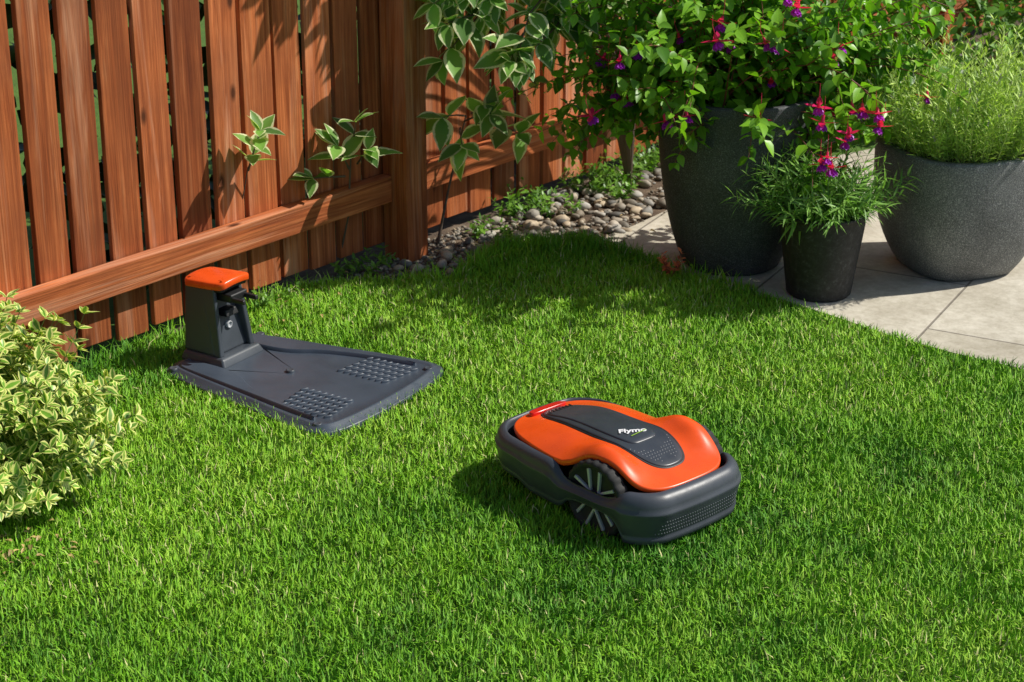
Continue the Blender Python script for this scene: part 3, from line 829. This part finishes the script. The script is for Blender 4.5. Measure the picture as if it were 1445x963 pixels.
DG = leafmat("dogwood_leaf", (.17, .34, .06), (.84, .86, .52), (.08, .18, .04), .64, .76, tr=.35, rough=.5, up=.2)
DT = leaf_template(9, 5, .56, .10, .20, .80, .008)
def sprig(Lv, tb, p, d, L, droop, size, n=6, start=.25, r0=.004):
    pts, ds = stem_pts(p, d, L, droop, n, .12); tb.add(pts, r0, .0012); leaves_on(Lv, pts, ds, size, start, 2, .85, 1.2, .25)
    A = ds[-1]
    for q in range(2): Lv.add(pts[-1], nrm(A + np.random.normal(0, .5, 3)), (0, -.3, 1), size * .8)
dg = empty("dogwood_shrub"); Lv = Leaves(); tb = Tubes(6)
root = np.array([.45, 7.35, 0])
low = [(-.10, 6.45, .86), (.02, 6.42, .78), (.14, 6.42, .82), (-.20, 6.48, .90), (.20, 6.42, .92), (.06, 6.38, .88), (-.03, 6.42, .95), (.28, 6.48, .86), (-.14, 6.42, .97), (.10, 6.40, .98), (.24, 6.40, 1.0), (-.26, 6.46, 1.0)]
high = [(-.05, 6.7, 1.20), (.12, 6.75, 1.25), (.22, 6.6, 1.35), (-.25, 6.5, 1.35), (.0, 6.6, 1.45), (-.4, 6.4, 1.5), (.15, 6.5, 1.6), (-.15, 6.45, 1.65), (.05, 6.4, 1.8)]
for k, tgt in enumerate(low + high):
    tgt = np.array(tgt); mid = (root + tgt) / 2 + np.array([.12, .05, .75])
    tt = np.linspace(0, 1, 14)[:, None]; pts = (1 - tt) ** 2 * root + 2 * tt * (1 - tt) * mid + tt ** 2 * tgt
    tb.add(pts, .009, .003); ds = nrm(np.gradient(pts, axis=0)); leaves_on(Lv, pts[10:], ds[10:], .115, .0, 2, .9, 1.2, .25)
    for q in range(3):
        i = random.randint(9, 13); sprig(Lv, tb, pts[i], nrm(ds[i] * .5 + np.array([random.gauss(-.1, .5), random.gauss(-.3, .3), random.gauss(.0, .3)])), random.uniform(.10, .2), .5, .110, 4)
Lv.build("leaves", DT, DG, dg); tb.build("stems", BARK, dg)
cv = empty("climbing_dogwood"); Lv = Leaves(); tb = Tubes(6)
def fp(s, d, z):
    q = F0 + FD * s + FN * d; return np.array([q[0], q[1], z])
sprig(Lv, tb, fp(.73, .03, .46), (.3, -.4, .9), .17, .3, .088, 5, .2)
for (s, z, dd, sz) in [(1.16, .37, (-.2, -.6, .9), .115), (1.14, .35, (-.9, -.7, .2), .12), (1.20, .38, (.3, -.7, .6), .11), (1.18, .44, (.1, -.6, .9), .10)]:
    sprig(Lv, tb, fp(s, .05, z), dd, .13, .2, sz, 2, .4)
for (s, z, dd, LL) in [(1.66, .44, (.5, -.8, .5), .18), (1.66, .46, (-.4, -.8, .3), .16), (1.72, .42, (.8, -.9, .25), .22), (1.64, .42, (.0, -1, .1), .18), (1.70, .46, (.3, -1, .6), .16)]:
    sprig(Lv, tb, fp(s, .12, z), dd, LL, .3, .125, 3, .4)
tb.add([fp(1.58, .06, 0), fp(1.62, .08, .2), fp(1.67, .12, .46)], .006, .003)
tb.add([fp(1.17, -.03, 0), fp(1.17, .03, .2), fp(1.17, .05, .42)], .004, .003)
tb.add([fp(.74, -.03, 0), fp(.73, -.02, .3), fp(.73, .03, .47)], .003, .002)
Lv.build("leaves", DT, DG, cv); tb.build("stems", BARK, cv)

gc = empty("ground_cover"); Lv = Leaves(); tb = Tubes(4)
GCM = leafmat("weed_leaf", (.15, .30, .04), (0, 0, 0), (.06, .16, .02), tr=.3, edge_on=False, up=.4)
for k in range(70):
    s = random.uniform(1.7, 4.3); d = abs(random.gauss(.05, .10)) + .03
    p = fp(s, d, 0.0)
    for q in range(random.randint(3, 7)):
        a = random.random() * 6; pts, ds = stem_pts(p, (math.cos(a) * .7, math.sin(a) * .7, 1), random.uniform(.04, .14), .4, 5, .3)
        tb.add(pts, .001, .0006); leaves_on(Lv, pts, ds, .026, .2, 2, .9, 1, .4)
for k in range(9):
    p = fp(random.uniform(.5, 1.3), random.uniform(.02, .10), 0.0)
    for q in range(4):
        a = random.random() * 6; pts, ds = stem_pts(p, (math.cos(a) * .8, math.sin(a) * .8, 1), random.uniform(.04, .10), .4, 5, .3)
        tb.add(pts, .001, .0006); leaves_on(Lv, pts, ds, .024, .2, 2, .9, 1, .4)
Lv.build("leaves", leaf_template(4, 3, .5, .1, .15, .8), GCM, gc); tb.build("stems", STEMG, gc)
sd = empty("red_seedling"); Lv = Leaves(); tb = Tubes(4)
for q in range(16):
    a = random.random() * 6; pts, ds = stem_pts((.53, 6.25, 0.02), (math.cos(a) * .6, math.sin(a) * .6, 1), random.uniform(.04, .09), .3, 4, .3)
    tb.add(pts, .001, .0006); leaves_on(Lv, pts, ds, .020, .3, 2, .9, 1, .4)
Lv.build("leaves", leaf_template(4, 3, .5, .1, .15, .8), leafmat("red_leaf", (.60, .18, .08), (0, 0, 0), (.36, .09, .05), edge_on=False), sd); tb.build("stems", STEMR, sd)

def mass(name, boxes_, n, size, mat, tm):
    Lv = Leaves(); tot = sum(b[6] for b in boxes_)
    for (cx_, cy_, cz_, rx, ry, rz, wgt) in boxes_:
        for k in range(int(n * wgt / tot)):
            v = nrm(np.random.normal(0, 1, 3)); r = random.uniform(.55, 1.0) ** .5 * (1 + .22 * math.sin(v[0] * 7 + cx_ * 3) * math.cos(v[2] * 6 + v[1] * 5))
            p = np.array([cx_ + v[0] * rx * r, cy_ + v[1] * ry * r, cz_ + v[2] * rz * r])
            if p[2] < .01: continue
            dd = nrm(v * .6 + np.random.normal(0, .6, 3)); Lv.add(p, dd, nrm(v + np.array([0, 0, .8]) + np.random.normal(0, .3, 3)), size * random.uniform(.6, 1.3))
    return Lv.build(name, tm, mat)
SHR = leafmat("shrub_leaf", (.14, .30, .03), (0, 0, 0), (.05, .13, .015), tr=.2, edge_on=False, up=.3)
mass("background_shrub", [(1.75, 8.35, .35, .45, .35, .42, 1), (2.5, 8.6, .4, .5, .4, .5, 1.2), (1.15, 8.1, .25, .3, .3, .3, .6), (3.2, 9.0, .5, .6, .5, .6, 1.3)], 7000, .06, SHR, leaf_template(4, 3, .5, .15, .2, .8))
HED = leafmat("hedge_leaf", (.03, .08, .012), (0, 0, 0), (.010, .03, .006), tr=0, edge_on=False, spec=.2)
Lv = Leaves()
for k in range(7000):
    s = random.uniform(-4.5, 8); d = -random.uniform(.30, .75); z = random.uniform(0, 1.6)
    Lv.add(fp(s, d, z), nrm(np.random.normal(0, 1, 3)), nrm(FN.tolist() + [.6] + np.random.normal(0, .3, 3)), random.uniform(.07, .13))
Lv.build("hedge", leaf_template(4, 3, .6, .15, .2, .8), HED)

LT = Leaves()
for k in range(120):
    if k < 40: x, y = -1.20 + random.gauss(0, .07), 4.30 + random.gauss(0, .07)
    elif k < 80:
        q = fp(random.uniform(.4, 1.7), abs(random.gauss(.1, .08)), 0); x, y = q[0], q[1]
    else: x, y = random.uniform(.3, 1.9), random.uniform(6.3, 7.3)
    LT.add((x, y, .02 if y > 6.2 else .024), nrm(np.array([random.gauss(0, 1), random.gauss(0, 1), .1])), (random.gauss(0, .3), random.gauss(0, .3), 1), random.uniform(.012, .028))
LT.build("leaf_litter", leaf_template(4, 3, .5, .3, .3, .8), leafmat("dry_leaf", (.42, .30, .12), (0, 0, 0), (.18, .12, .05), tr=0, edge_on=False))
